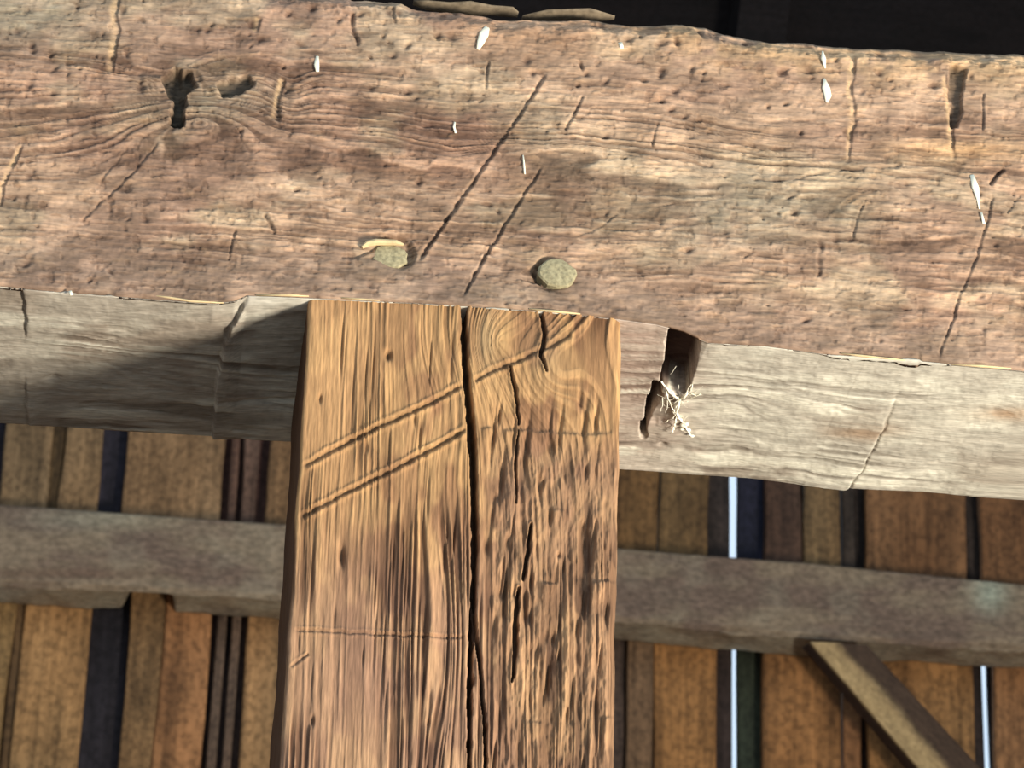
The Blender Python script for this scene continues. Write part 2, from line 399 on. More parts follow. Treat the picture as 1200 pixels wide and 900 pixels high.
def chips(seed, n, u0, u1, v0, v1, r0, r1, U, V, asp=1.0):
    r = random.Random(seed); h = np.zeros(U.shape)
    for _ in range(n):
        cu, cv, s = r.uniform(u0, u1), r.uniform(v0, v1), r.uniform(r0, r1)
        m = (abs(U - cu) < 4 * s * asp) & (abs(V - cv) < 4 * s)
        if m.any(): h[m] = np.maximum(h[m], gs(U[m], V[m], cu, cv, s * asp * r.uniform(.7, 1.4), s * r.uniform(.6, 1.2), r.uniform(-.8, .8)))
    return h
mm = .001
def beam_front(U, V, dt, db):
    """relief (metres, + is proud) and colour of the front face; U,V picture-scale coordinates on it; dt, db px from top edge and arris"""
    wu = U + 26 * (fbm(U * .008, V * .012, 1, 3) - .5)
    wv = V - .07 * (U - 600) + 26 * (fbm(U * .0045, V * .012, 2, 3) - .5) + 5 * (fbm(U * .03, V * .05, 3, 3) - .5)
    S = wv.copy()
    S += 84 * cone(U + 5 * vn(U * .06, V * .06, 28), V, 238, 143, 62, 30) + 34 * gs(wu, V, 200, 150, 170, 62) - 44 * cone(wu, V, 190, 78, 60, 18)
    S += 72 * cone(wu, V, 665, 180, 210, 36) + 44 * cone(wu, V, 1010, 222, 130, 26) + 22 * gs(wu, V, 420, 165, 90, 26)
    S -= 26 * gs(wu, V, 900, 150, 90, 40) ; S += 20 * gs(wu, V, 1130, 270, 110, 40)
    S -= 30 * gs(wu, V, 340, 110, 26, 30)
    ln = .5 * vn(S * .17, U * .004, 4) + .32 * vn(S * .36, U * .008, 5) + .18 * vn(S * .75, U * .016, 29)
    late = ss(.44, .62, ln); fine = 1 - ss(.30, .46, ln)
    zone = ss(66, 110, dt + 24 * (fbm(U * .012, V * .02, 6, 2) - .5)) * ss(24, 78, db + 30 * (fbm(U * .01, V * .02, 7, 2) - .5))
    patch = .35 + .9 * ss(.35, .62, fbm(U * .007, V * .018, 8, 3))
    zone = np.clip(zone * patch + .10, 0, 1)
    knot = gs(U, V, 235, 130, 110, 60) + .7 * gs(U, V, 640, 175, 200, 40)
    zone = np.clip(zone + .6 * knot * (dt > 40), 0, 1.1)
    dash = ss(.60, .72, fbm(U * .035, V * .26, 30, 3)); lash = ss(.60, .74, fbm(U * .04 + 50, V * .24, 31, 3)); fleck = ss(.63, .75, fbm(U * .10, V * .13, 32, 3))
    h = zone * (-.85 * mm * late + .45 * mm * fine) - .5 * mm * dash + .4 * mm * lash - .7 * mm * fleck
    # fibres, broad hewing waves and pits
    h += .9 * mm * (fbm(U * .045, V * .30, 9, 4) - .5) * (.5 + zone) + 1.3 * mm * (fbm(U * .012, V * .016, 10, 3) - .5) + 1.3 * mm * (fbm(U * .14, V * .20, 11, 3) - .5)
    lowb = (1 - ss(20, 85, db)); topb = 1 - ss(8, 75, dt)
    h += 1.0 * mm * (fbm(U * .05, V * .07, 12, 3) - .5) * lowb
    h += 5.0 * mm * (fbm(U * .05, V * .07, 13, 4) - .5) * topb ** 1.5
    edge = 1 - ss(0, 26, dt + 10 * (fbm(U * .06, V * .05, 14, 3) - .5)); h -= 9 * mm * edge ** 2
    pit = chips(5, 110, 0, 1200, 20, 420, 1.2, 3.2, U, V, 1.4); h -= 2.0 * mm * pit
    pit2 = chips(6, 70, 0, 1200, 0, 110, 1.5, 4.5, U, V, 1.2); h -= 2.6 * mm * pit2
    flake = chips(8, 120, 0, 1200, 60, 400, 2.0, 5.5, U, V, 2.6); h += .45 * mm * flake
    dark = np.clip(.7 * pit2 + .6 * pit, 0, 1)
    for cu, cv, su, sv in [(491, 213, 4, 3), (932, 249, 6, 3.5), (926, 231, 6, 2), (807, 293, 5, 3), (793, 49, 3, 7), (776, 118, 3, 3), (787, 128, 5, 2.5), (921, 122, 4, 2), (900, 125, 2.5, 2.5), (917, 84, 6, 5), (938, 155, 2.5, 2.5), (37, 53, 4, 3), (822, 36, 3, 7), (513, 41, 5, 4), (710, 160, 5, 3), (681, 77, 2, 6), (945, 375, 6, 2.5), (60, 65, 3, 2), (248, 29, 3, 2), (295, 28, 4, 5), (348, 222, 4, 2), (775, 82, 4, 4)]:
        g = gs(U, V, cu, cv, su, sv, -.3); h -= 3.2 * mm * g; dark = np.maximum(dark, .8 * g)
    def groove(pts, wd, dep, wob=1.2, seed=0, lip=.25, fade=True):
        nonlocal h, dark
        d, s, r = pl(U, V, pts, wob, 40 + seed)
        env = (ss(0, .06, r) * (1 - ss(.94, 1, r)) if fade else 1) * (.65 + .6 * vn(U * .09, V * .09, 60 + seed))
        wd = wd * .82; env = env * (.55 + .75 * vn(U * .16, V * .16, 61 + seed)); h = h - dep * mm * np.exp(-(d / wd) ** 2) * env + lip * dep * mm * np.exp(-((s - 2.1 * wd) / wd) ** 2) * (d < 5 * wd) * env
        dark = np.maximum(dark, .62 * np.exp(-(d / (wd * .8)) ** 2) * env * min(1, dep / 2.0))
    # carpenters' marks
    groove([(641, 84), (632, 98), (596, 152), (560, 205), (520, 262), (488, 308)], 2.3, 3.6, 1.0, 1)
    groove([(636, 193), (612, 230), (585, 274), (556, 322), (541, 350)], 2.0, 3.2, .9, 2)
    groove([(684, 112), (674, 130), (662, 153)], 1.8, 2.4, 1, 3); groove([(771, 142), (764, 171)], 1.5, 1.8, .8, 4)
    groove([(186, 166), (150, 208), (120, 236), (92, 262)], 1.8, 1.5, 1.2, 5); groove([(150, 172), (118, 212)], 1.6, 1.0, 1, 6)
    groove([(1166, 228), (1150, 285), (1126, 345), (1100, 420)], 1.9, 1.8, 2.0, 7); groove([(1196, 228), (1180, 250)], 1.5, 1.4, 1, 8)
    groove([(277, 268), (267, 305)], 1.6, 1.6, 1, 9); groove([(1152, 108), (1152, 154)], 1.6, 2.0, 1, 10); groove([(1176, 196), (1160, 216)], 2.6, 3.0, 1, 11)
    groove([(414, 14), (413, 30), (420, 54)], 2.6, 3.0, 1, 12); groove([(460, 6), (463, 26)], 2, 2.4, 1, 13)
    groove([(1016, 232), (1004, 255), (1000, 280)], 1.5, 1.2, 1, 14); groove([(310, 250), (322, 274)], 2.5, 2.4, 1, 15); groove([(962, 280), (960, 325)], 3, 1.6, 2, 16)
    groove([(725, 250), (700, 268), (675, 276)], 1.5, 1.3, 1, 17); groove([(1025, 355), (1070, 362)], 1.6, 1.8, .8, 18); groove([(572, 70), (569, 106)], 1.8, 1.8, .6, 19)
    groove([(875, 208), (920, 212), (960, 204), (1010, 196), (1060, 194)], 1.8, 1.6, 2.0, 20); groove([(740, 245), (790, 238), (850, 232)], 1.4, 1.2, 1, 21)
    # raised seams of torn fibre, lit and shaded flanks put into the colour
    def seam(pts, wd, up, wob=2.0, seed=0):
        nonlocal h, dark
        d, s, r = pl(U, V, pts, wob, 90 + seed); env = ss(0, .1, r) * (1 - ss(.9, 1, r))
        env = env * (.35 + .9 * vn(U * .1, V * .1, 95 + seed))
        h = h - up * .8 * mm * ss(-2.6 * wd, 0, s) * (1 - ss(0, 2.4, s)) * (d < 4 * wd) * env
        dark = np.maximum(dark, .45 * env * np.exp(-((s - 1.8) / 1.5) ** 2) * (d < 6))
        return np.exp(-((s + 1.2 * wd) / wd) ** 2) * (d < 4 * wd) * env
    sm = seam([(141, -10), (136, 14), (139, 34), (134, 60), (131, 90)], 3.6, 3.4, 1.5, 1)
    sm += seam([(28, 168), (14, 195), (5, 215), (0, 244)], 2.4, 2.6, 1.2, 2)
    sm += seam([(1002, 55), (1000, 85), (998, 110), (1002, 140), (997, 170), (993, 196)], 2.6, 2.6, 1.6, 3)
    sm += seam([(1108, 84), (1112, 112), (1116, 140), (1116, 165), (1120, 192)], 2.6, 3.0, 1.2, 4)
    sm += seam([(334, 90), (327, 116), (322, 142)], 2.8, 3.0, 1, 5); sm += seam([(305, 20), (300, 38)], 3, 2.4, 1, 6)
    sm += seam([(515, 40), (514, 48)], 2.5, 2, .5, 7)
    # hollow knot and its torn neighbours
    kn = soft_poly(U, V, [(194, 92), (206, 84), (222, 88), (226, 100), (216, 110), (213, 124), (212, 146), (204, 142), (206, 120), (197, 106)], 5)
    h -= 13 * mm * kn * (.75 + .5 * vn(U * .12, V * .12, 21)); h += 2.4 * mm * np.exp(-(pl(U, V, [(170, 92), (196, 94), (210, 82), (232, 82), (240, 96), (256, 110)], 1.2, 23)[0] / 4) ** 2)
    h += 3.0 * mm * np.exp(-(pl(U, V, [(224, 98), (216, 120), (214, 150)], 1, 24)[0] / 2.6) ** 2)
    kn2 = soft_poly(U, V, [(258, 100), (268, 94), (290, 92), (294, 98), (282, 108), (262, 110)], 5); h -= 7 * mm * kn2
    kn3 = gs(U, V, 339, 102, 7, 6) + gs(U, V, 326, 132, 3, 9); h -= 3.4 * mm * kn3
    kn4 = soft_poly(U, V, [(1118, 78), (1130, 84), (1128, 100), (1122, 146), (1119, 146), (1114, 100)], 4); h -= 7 * mm * kn4
    # peg seats
    d1 = np.hypot((U - 459) / 1.35, V - 297); ring1 = (1 - ss(17, 23, d1)); h -= 7 * mm * ring1 * ss(-30, 25, (U - 459) - (V - 297) * 1.2)
    d2 = np.hypot((U - 652) / 1.25, V - 319); ring2 = (1 - ss(18, 24, d2)); h -= 6 * mm * ring2 * ss(-18, 22, -(U - 652))
    tail = soft_poly(U, V, [(634, 308), (634, 330), (606, 327), (592, 326), (612, 320)], 3); h -= 4.5 * mm * tail * ss(592, 634, U)
    h -= 3.6 * mm * np.exp(-(pl(U, V, [(402, 299), (418, 300), (436, 292)], .6, 25)[0] / 2.2) ** 2)
    hol = np.clip(kn + kn2 + .8 * kn4 + .5 * kn3, 0, 1)
    # ---- colour
    n1 = fbm(U * .006, V * .012, 15, 4); n2 = fbm(U * .011 + 40, V * .02, 16, 4); n3 = fbm(U * .03, V * .05, 17, 3)
    col = np.zeros(U.shape + (3,)); col[:] = lin((168, 138, 112))
    col = mixc(col, lin((150, 120, 98)), ss(.42, .66, n1)); col = mixc(col, lin((166, 146, 118)), ss(.5, .72, n2) * .6)
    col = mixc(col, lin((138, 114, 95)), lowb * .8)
    gr = gs(U, V, 880, 240, 170, 60) * .75 + gs(U, V, 20, 10, 110, 40) * .8 + gs(U, V, 250, 118, 70, 26) * .7 + gs(U, V, 690, 185, 70, 30) * .5 + gs(U, V, 600, 345, 60, 14) * .3
    col = mixc(col, lin((152, 138, 114)), np.clip(gr * (.4 + 1.1 * n3), 0, .85))
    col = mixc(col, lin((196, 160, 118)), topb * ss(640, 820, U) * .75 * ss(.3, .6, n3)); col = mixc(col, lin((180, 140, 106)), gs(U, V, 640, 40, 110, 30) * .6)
    col = mixc(col, lin((192, 152, 104)), gs(U, V, 1120, 176, 80, 14) * .5)
    col = mixc(col, lin((128, 88, 68)), gs(U, V, 540, 158, 60, 26) * .35 + gs(U, V, 100, 150, 120, 40) * .25)
    lt = zone * late; col = mixc(col, col * np.array([.52, .47, .44]), np.clip(lt * .85, 0, 1)); col = mixc(col, col * np.array([1.25, 1.22, 1.16]), np.clip(zone * fine * .8, 0, 1))
    col = mixc(col, col * np.array([.58, .53, .5]), np.clip(dash * .6 + fleck * .5, 0, .9)); col = mixc(col, col * np.array([1.28, 1.26, 1.2]), lash * .7)
    col *= (.78 + .44 * ss(.3, .7, fbm(U * .028, V * .045, 34, 3)))[..., None]
    col *= (.78 + .46 * fbm(U * .04, V * .28, 18, 4))[..., None]; col *= (.84 + .34 * fbm(U * .06, V * .09, 19, 3))[..., None]
    col = mixc(col, lin((212, 176, 128)), np.clip(sm, 0, 1) * .5); col = mixc(col, lin((196, 158, 118)), flake * .2)  # lit flank of the seams painted pale
    col = mixc(col, lin((70, 46, 36)), np.clip(dark, 0, .9)); col = mixc(col, lin((58, 52, 42)), hol * .85)
    return h, col

def beam_under(U, V, s):
    """relief (+ is down, proud) and colour of the underside; s = 0 at the arris .. 1 at the back edge"""
    wv = V - .075 * (U - 600) + 16 * (fbm(U * .006, V * .02, 101, 3) - .5) + 3 * (fbm(U * .03, V * .06, 102, 2) - .5)
    S = wv + 26 * gs(U, V, 60, 425, 90, 18) + 20 * gs(U, V, 860, 470, 120, 20) + 18 * gs(U, V, 1150, 480, 80, 22) - 14 * gs(U, V, 180, 400, 60, 16)
    ln = .5 * vn(S * .13, U * .004, 120) + .32 * vn(S * .3, U * .008, 121) + .18 * vn(S * .7, U * .016, 122)
    late = ss(.46, .64, ln); fine = 1 - ss(.32, .48, ln)
    z = np.clip(.3 + 1.0 * ss(.4, .62, fbm(U * .008, V * .02, 103, 3)), 0, 1) * ss(.05, .3, s)
    h = -1.1 * mm * late * z + .5 * mm * fine * z + 1.0 * mm * (fbm(U * .05, V * .2, 104, 4) - .5) + 3 * mm * (fbm(U * .012, V * .02, 105, 3) - .5) + .9 * mm * (fbm(U * .12, V * .2, 106, 3) - .5)
    dark = np.zeros(U.shape)
    def step(pts, hgt, sgn=1, seed=0, reach=70, wd=2.0, gd=2.4, f1=0):
        nonlocal h, dark
        d, sd_, r = pl(U, V, pts, 1.5, 110 + seed); e = ss(0, .3, r) * (1 - (f1 > 0) * ss(1 - max(f1, .01), 1, r))
        h = h + hgt * mm * ss(-1.5, 1.5, sgn * sd_) * np.exp(-np.maximum(sgn * sd_, 0) / reach) * np.where(d > 3.2 * reach, 0, 1) * e - gd * mm * np.exp(-(d / wd) ** 2) * e
        dark = np.maximum(dark, .22 * gd * np.exp(-(d / wd) ** 2) * e)
    step([(1056, 446), (1048, 470), (1034, 505), (1012, 545), (992, 576), (940, 680)], 4.5, -1, 1); step([(1230, 490), (1206, 540), (1192, 570), (1176, 592), (1130, 690)], 4, -1, 2)
    step([(20, 280), (27, 346), (31, 372), (30, 405)], 2.2, 1, 3, 30, gd=.8, f1=.25); step([(28, 430), (34, 500), (36, 600)], 3, 1, 4, 30, gd=1.2)
    step([(320, 250), (296, 338), (276, 372), (262, 402), (254, 450), (248, 524), (240, 640)], 6, 1, 5, 50, 2.5, gd=.4)
    # empty mortise with a slot running on from it
    mo = soft_poly(U, V, [(790, 372), (800, 380), (820, 396), (816, 418), (808, 450), (802, 461), (792, 459), (776, 447), (780, 424), (784, 400)], 3)
    sl = soft_poly(U, V, [(768, 448), (778, 450), (770, 472), (760, 490), (756, 513), (751, 513), (755, 488), (761, 466)], 2.5)
    sl2 = soft_poly(U, V, [(764, 470), (784, 470), (786, 488), (768, 494), (758, 490)], 6) * .25
    h -= 30 * mm * mo + 20 * mm * sl + 14 * mm * sl2
    h -= 4 * mm * (gs(U, V, 62, 443, 8, 3) + gs(U, V, 320, 468, 50, 3) + gs(U, V, 845, 507, 40, 3) + gs(U, V, 776, 522, 5, 2))
    n = fbm(U * .008, V * .02, 107, 4); n2 = fbm(U * .02, V * .06, 108, 3)
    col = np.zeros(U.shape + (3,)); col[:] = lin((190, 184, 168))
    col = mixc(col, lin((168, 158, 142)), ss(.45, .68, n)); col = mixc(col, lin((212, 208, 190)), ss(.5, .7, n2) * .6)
    col = mixc(col, lin((172, 138, 124)), ss(860, 740, U) * ss(660, 740, U) * .55 * (1 - .5 * s)); col = mixc(col, lin((176, 138, 100)), gs(U, V, 1190, 485, 50, 8) * .7 + gs(U, V, 1010, 505, 40, 7) * .5)
    col = mixc(col, lin((150, 130, 112)), ss(340, 250, U) * .35)
    col = mixc(col, col * np.array([.5, .47, .45]), np.clip(late * z * .85, 0, 1)); col = mixc(col, lin((226, 222, 202)), np.clip(fine * z * .7, 0, 1)); col *= (.8 + .4 * fbm(U * .035, V * .3, 109, 4))[..., None]
    col = mixc(col, lin((78, 64, 56)), dark); col = mixc(col, lin((62, 42, 38)), np.clip(mo + sl, 0, 1) * .95)  # shade inside the mortise and slot is painted into the colour
    return h, col

def build_beam():
    xa, xb = float(on_y(-30, 300, 0)[0]), float(on_y(1230, 300, 0)[0])
    X = np.concatenate([np.linspace(-4.5, xa, 40)[:-1], np.linspace(xa, xb, 1010), np.linspace(xb, 4.5, 40)[1:]])
    K = len(X)
    zt = np.interp(X, *interp_world(TOPC, 0.0)) + .0045 * (fbm(X * 45, X * 0, 35, 4) - .5); zb = np.interp(X, *interp_world(ARR, 0.0)); zk = np.interp(X, *interp_world(BCK, BD))
    nf, nu = 310, 150
    t = np.linspace(0, 1, nf)[:, None]; f = np.stack([np.repeat(X[None], nf, 0), np.zeros((nf, K)), zt + (zb - zt) * t], -1)
    U, V = proj(f); px = 1400.0
    dt = (zt - f[..., 2]) * px * .9; db = (f[..., 2] - zb) * px * .9
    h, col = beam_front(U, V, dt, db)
    chip = .0022 + .004 * ss(.55, .8, fbm(X[None] * 40, X[None] * 0, 33, 3)) + .004 * np.interp(proj(np.stack([X, X * 0, zb], -1))[0], [0, 200, 270, 300, 960, 980, 1100, 1120], [.6, .3, .3, 0, 0, .9, .9, 0])[None]
    def rnd_y(d, r): return np.where(d < r, r - np.sqrt(np.maximum(r * r - (r - d) ** 2, 0)), 0)
    d_w = f[..., 2] - zb
    fade = ss(0, .006, d_w)
    f[..., 1] += -h * (.25 + .75 * fade) + rnd_y(d_w, chip * 1.3)
    s = np.linspace(0, 1, nu)[1:][:, None]
    u = np.stack([np.repeat(X[None], nu - 1, 0), np.repeat(s * BD, K, 1), zb + (zk - zb) * s], -1)
    U2, V2 = proj(u); h2, col2 = beam_under(U2, V2, s * np.ones((1, K)))
    d2 = u[..., 1]; fade2 = ss(0, .012, d2) * ss(0, .01, BD - d2)
    u[..., 2] += -h2 * fade2 + rnd_y(d2, chip * .8) + rnd_y(BD - d2, np.full_like(d2, .006))
    bk = np.stack([np.stack([X, np.full(K, BD + .002), zk + (zt - .01 - zk) * q], -1) for q in (.12, .5, .9, 1)], 0)
    tp = np.stack([np.stack([X, np.full(K, BD * q), zt + .006 * np.sin(X * 30 * q + q * 9)], -1) for q in (.97, .75, .5, .3, .12, .04)], 0)
    cb = np.zeros(bk.shape); cb[:] = lin((140, 118, 96)); ct = np.zeros(tp.shape); ct[:] = lin((120, 102, 82))
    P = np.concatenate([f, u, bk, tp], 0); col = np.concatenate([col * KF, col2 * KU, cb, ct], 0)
    o = grid_mesh('tie_beam', P, col, M_beam, wrap=True)
    return tag(o, 'massive hewn brown tie beam across the top, pegged onto the upright post', 'beam', kind='thing')
KF, KU, KP = .95, 1.0, np.array([.88, .91, 1.02])
beam = build_beam()

# ---------------------------------------------------------------- post
YP = .004
def post_front(U, V, e):
    """e: 0..1 across the face"""
    rgt = ss(548, 590, U - .02 * (V - 360))
    wu = U + .045 * (V - 360) * (1 - e) + 16 * (fbm(U * .006, V * .0022, 201, 2) - .5) + 2 * (fbm(U * .05, V * .012, 202, 2) - .5)
    S = wu + 90 * cone(U, V, 586, 404, 52, 60) + 34 * gs(U, V, 640, 440, 40, 50, .3) - 20 * gs(U, V, 520, 470, 40, 60) + 16 * gs(U, V, 670, 400, 60, 60) - 18 * gs(U, V, 520, 760, 20, 120)
    ln = .26 * vn(S * .12, V * .003, 203) + .40 * vn(S * .28, V * .005, 204) + .34 * vn(S * .58, V * .009, 213)
    ridge = ss(.38, .60, ln); f2 = vn(S * .55, V * .012, 214)
    smooth = (1 - ss(385, 430, U)) * (1 - ss(500, 640, V)) * .75
    z = (.35 + .95 * ss(.36, .6, fbm(U * .012, V * .004, 205, 3))) * (1 - smooth) * (1 - .35 * rgt * ss(540, 640, V))
    h = mm * z * (1.9 * ridge + .5 * f2) + .9 * mm * (fbm(U * .3, V * .02, 206, 4) - .5) + 2.0 * mm * (fbm(U * .02, V * .006, 207, 3) - .5)
    rough = rgt * ss(480, 560, V)
    blk = fbm(U * .09, V * .02, 208, 4); h += 6.0 * mm * (blk - .5) * rough + 3 * mm * (fbm(U * .12, V * .06, 209, 3) - .5) * rough
    dark = ss(.56, .7, 1 - blk) * rough * .55
    cracks = [([(544, 356), (544, 400), (547, 446), (551, 490), (554, 530), (556, 600), (556, 660), (554, 710), (551, 770), (550, 830), (549, 910)], [3.2, 3.4, 3.8, 4.6, 3.6, 3.6, 3.2, 3.0, 3.2, 2.4, 2.2], 26),
              ([(553, 690), (557, 740), (563, 790), (567, 840), (569, 910)], [1.6, 2.2, 1.8, 2.2, 2.2], 14),
              ([(608, 690), (604, 730), (603, 772), (600, 800)], [1.5, 3.2, 2.8, 1.2], 12),
              ([(598, 430), (604, 460), (608, 498)], [1.2, 2.0, 1.2], 7), ([(632, 372), (638, 396), (634, 420), (640, 436)], [1.4, 2.4, 2.2, 1.2], 7), ([(622, 615), (618, 650), (612, 680)], [1.2, 2.2, 1.4], 9),
              ([(607, 505), (604, 540), (605, 590)], [1, 1.8, 1], 5)]
    for i, (pts, ws, dep) in enumerate(cracks):
        d, s, r = pl(U, V, pts, .8, 230 + i)
        wd = np.interp(r, np.linspace(0, 1, len(ws)), ws) * (.85 + .3 * vn(U * 0, V * .08, 240 + i))
        c = 1 - ss(wd * .75, wd * 1.25, d); h = h * (1 - c) - dep * mm * c; dark = np.maximum(dark, .8 * c)
        h += 1.0 * mm * np.exp(-((d - wd * 2) / (wd)) ** 2)
    def groove(pts, wd, dep, wob=.8, seed=0, dk=.45):
        nonlocal h, dark
        d, s, r = pl(U, V, pts, wob, 260 + seed); env = ss(0, .04, r) * (1 - ss(.96, 1, r)) * (.7 + .5 * vn(U * .1, V * .1, 270 + seed))
        h = h - dep * mm * np.exp(-(d / wd) ** 2) * env + dep * .35 * mm * np.exp(-((d - 2.2 * wd) / wd) ** 2) * env
        dark = np.maximum(dark, dk * np.exp(-(d / wd) ** 2) * env)
    groove([(352, 548), (400, 522), (450, 497), (500, 474), (542, 452)], 2.4, 3.2, .8, 1); groove([(554, 447), (580, 434), (610, 423), (640, 412), (670, 398)], 2.2, 2.4, .8, 2)
    groove([(350, 608), (400, 580), (450, 556), (500, 529), (548, 503)], 2.4, 3.2, .8, 3)
    groove([(343, 738), (420, 742), (480, 745), (545, 748)], 1.6, 1.8, .8, 4, .25); groove([(340, 782), (362, 766)], 1.5, 1.6, .6, 5)
    # hewing ledges on the right side
    for i, (pts, st) in enumerate([([(558, 502), (600, 504), (650, 508), (700, 510), (728, 506)], 3.0), ([(600, 682), (640, 686), (690, 687), (724, 680)], 4.5), ([(600, 846), (650, 850), (700, 846), (722, 838)], 3.0), ([(640, 598), (690, 600), (722, 596)], 1.5)]):
        d, s, r = pl(U, V, pts, 1.6, 280 + i); sd_ = -s; env = ss(0, .08, r)
        env = env * ss(.25, .6, vn(U * .07, V * .0, 285 + i)); h += st * mm * ss(-4, 2, sd_) * np.exp(-np.maximum(sd_, 0) / 30) * env * (d < 120) - .8 * mm * np.exp(-(d / 2.2) ** 2) * env
        dark = np.maximum(dark, .2 * np.exp(-(d / 2) ** 2) * env)
    for cu, cv, su, sv, dep in [(455, 417, 4, 5, 6), (400, 652, 3, 13, 5), (375, 467, 2, 5, 3), (645, 525, 5, 12, 5), (632, 568, 2.5, 12, 5), (686, 645, 7, 34, 7), (704, 715, 8, 12, 5), (581, 582, 4, 6, 4), (588, 695, 12, 8, 4), (366, 845, 2.5, 6, 4), (502, 848, 3, 6, 3), (570, 640, 4, 10, 4), (655, 650, 2.5, 3, 3), (486, 490, 2, 10, 3), (430, 525, 2, 8, 2.5), (680, 470, 3, 10, 3), (618, 725, 5, 10, 5), (520, 770, 8, 30, 2.5), (675, 770, 4, 10, 2.5)]:
        g = gs(U, V, cu, cv, su, sv); h -= dep * mm * g; dark = np.maximum(dark, .6 * g * min(1, dep / 5))
    rr_ = random.Random(77)
    for _ in range(60):
        cu, cv = rr_.uniform(575, 716), 480 + 430 * rr_.random(); su, sv = rr_.uniform(1.2, 3.4), rr_.uniform(7, 30)
        m = (abs(U - cu) < 4 * su) & (abs(V - cv) < 3 * sv); g = np.zeros(U.shape); g[m] = gs(U[m] + .1 * (V[m] - cv), V[m], cu, cv, su, sv)
        h -= rr_.uniform(1.5, 5) * mm * g; dark = np.maximum(dark, rr_.uniform(.2, .55) * g)
    for _ in range(46):
        cu, cv = rr_.uniform(345, 540), rr_.uniform(400, 910); su, sv = rr_.uniform(.8, 2.0), rr_.uniform(10, 50)
        m = (abs(U - cu) < 4 * su) & (abs(V - cv) < 3 * sv); g = np.zeros(U.shape); g[m] = gs(U[m] + .06 * (V[m] - cv), V[m], cu, cv, su, sv)
        h -= rr_.uniform(1, 3) * mm * g; dark = np.maximum(dark, rr_.uniform(.15, .45) * g)
    pit = chips(21, 90, 335, 720, 380, 900, .9, 1.9, U, V * .35 + 0, 1.0); 
    # ---- colour
    col = np.zeros(U.shape + (3,)); col[:] = lin((176, 132, 84)); n = fbm(U * .014, V * .004, 210, 4); n2 = fbm(U * .03, V * .02, 211, 3)
    col = mixc(col, lin((150, 108, 70)), ss(.4, .65, n)); col = mixc(col, lin((202, 156, 98)), ss(.48, .7, n2) * .6)
    col = mixc(col, lin((204, 154, 98)), gs(U, V, 395, 440, 40, 130) * .5); col = mixc(col, lin((168, 140, 96)), gs(U, V, 572, 402, 14, 34) * .7 + gs(U, V, 640, 420, 22, 30) * .4); col = mixc(col, lin((206, 160, 100)), gs(U, V, 590, 400, 13, 26) * .8)
    col = mixc(col, lin((160, 124, 98)), ss(560, 760, V) * (1 - rgt) * .5); col = mixc(col, lin((136, 104, 82)), rough * .45)
    vv = z * (1 - ridge); col = mixc(col, col * np.array([.40, .36, .35]), np.clip(vv * .9, 0, 1)); col = mixc(col, col * np.array([1.3, 1.28, 1.22]), np.clip(z * ss(.55, .75, ln) * .9, 0, 1))
    col *= (.72 + .52 * fbm(U * .28, V * .02, 212, 4))[..., None]
    col = mixc(col, lin((58, 38, 28)), np.clip(dark, 0, .92))
    return h, col
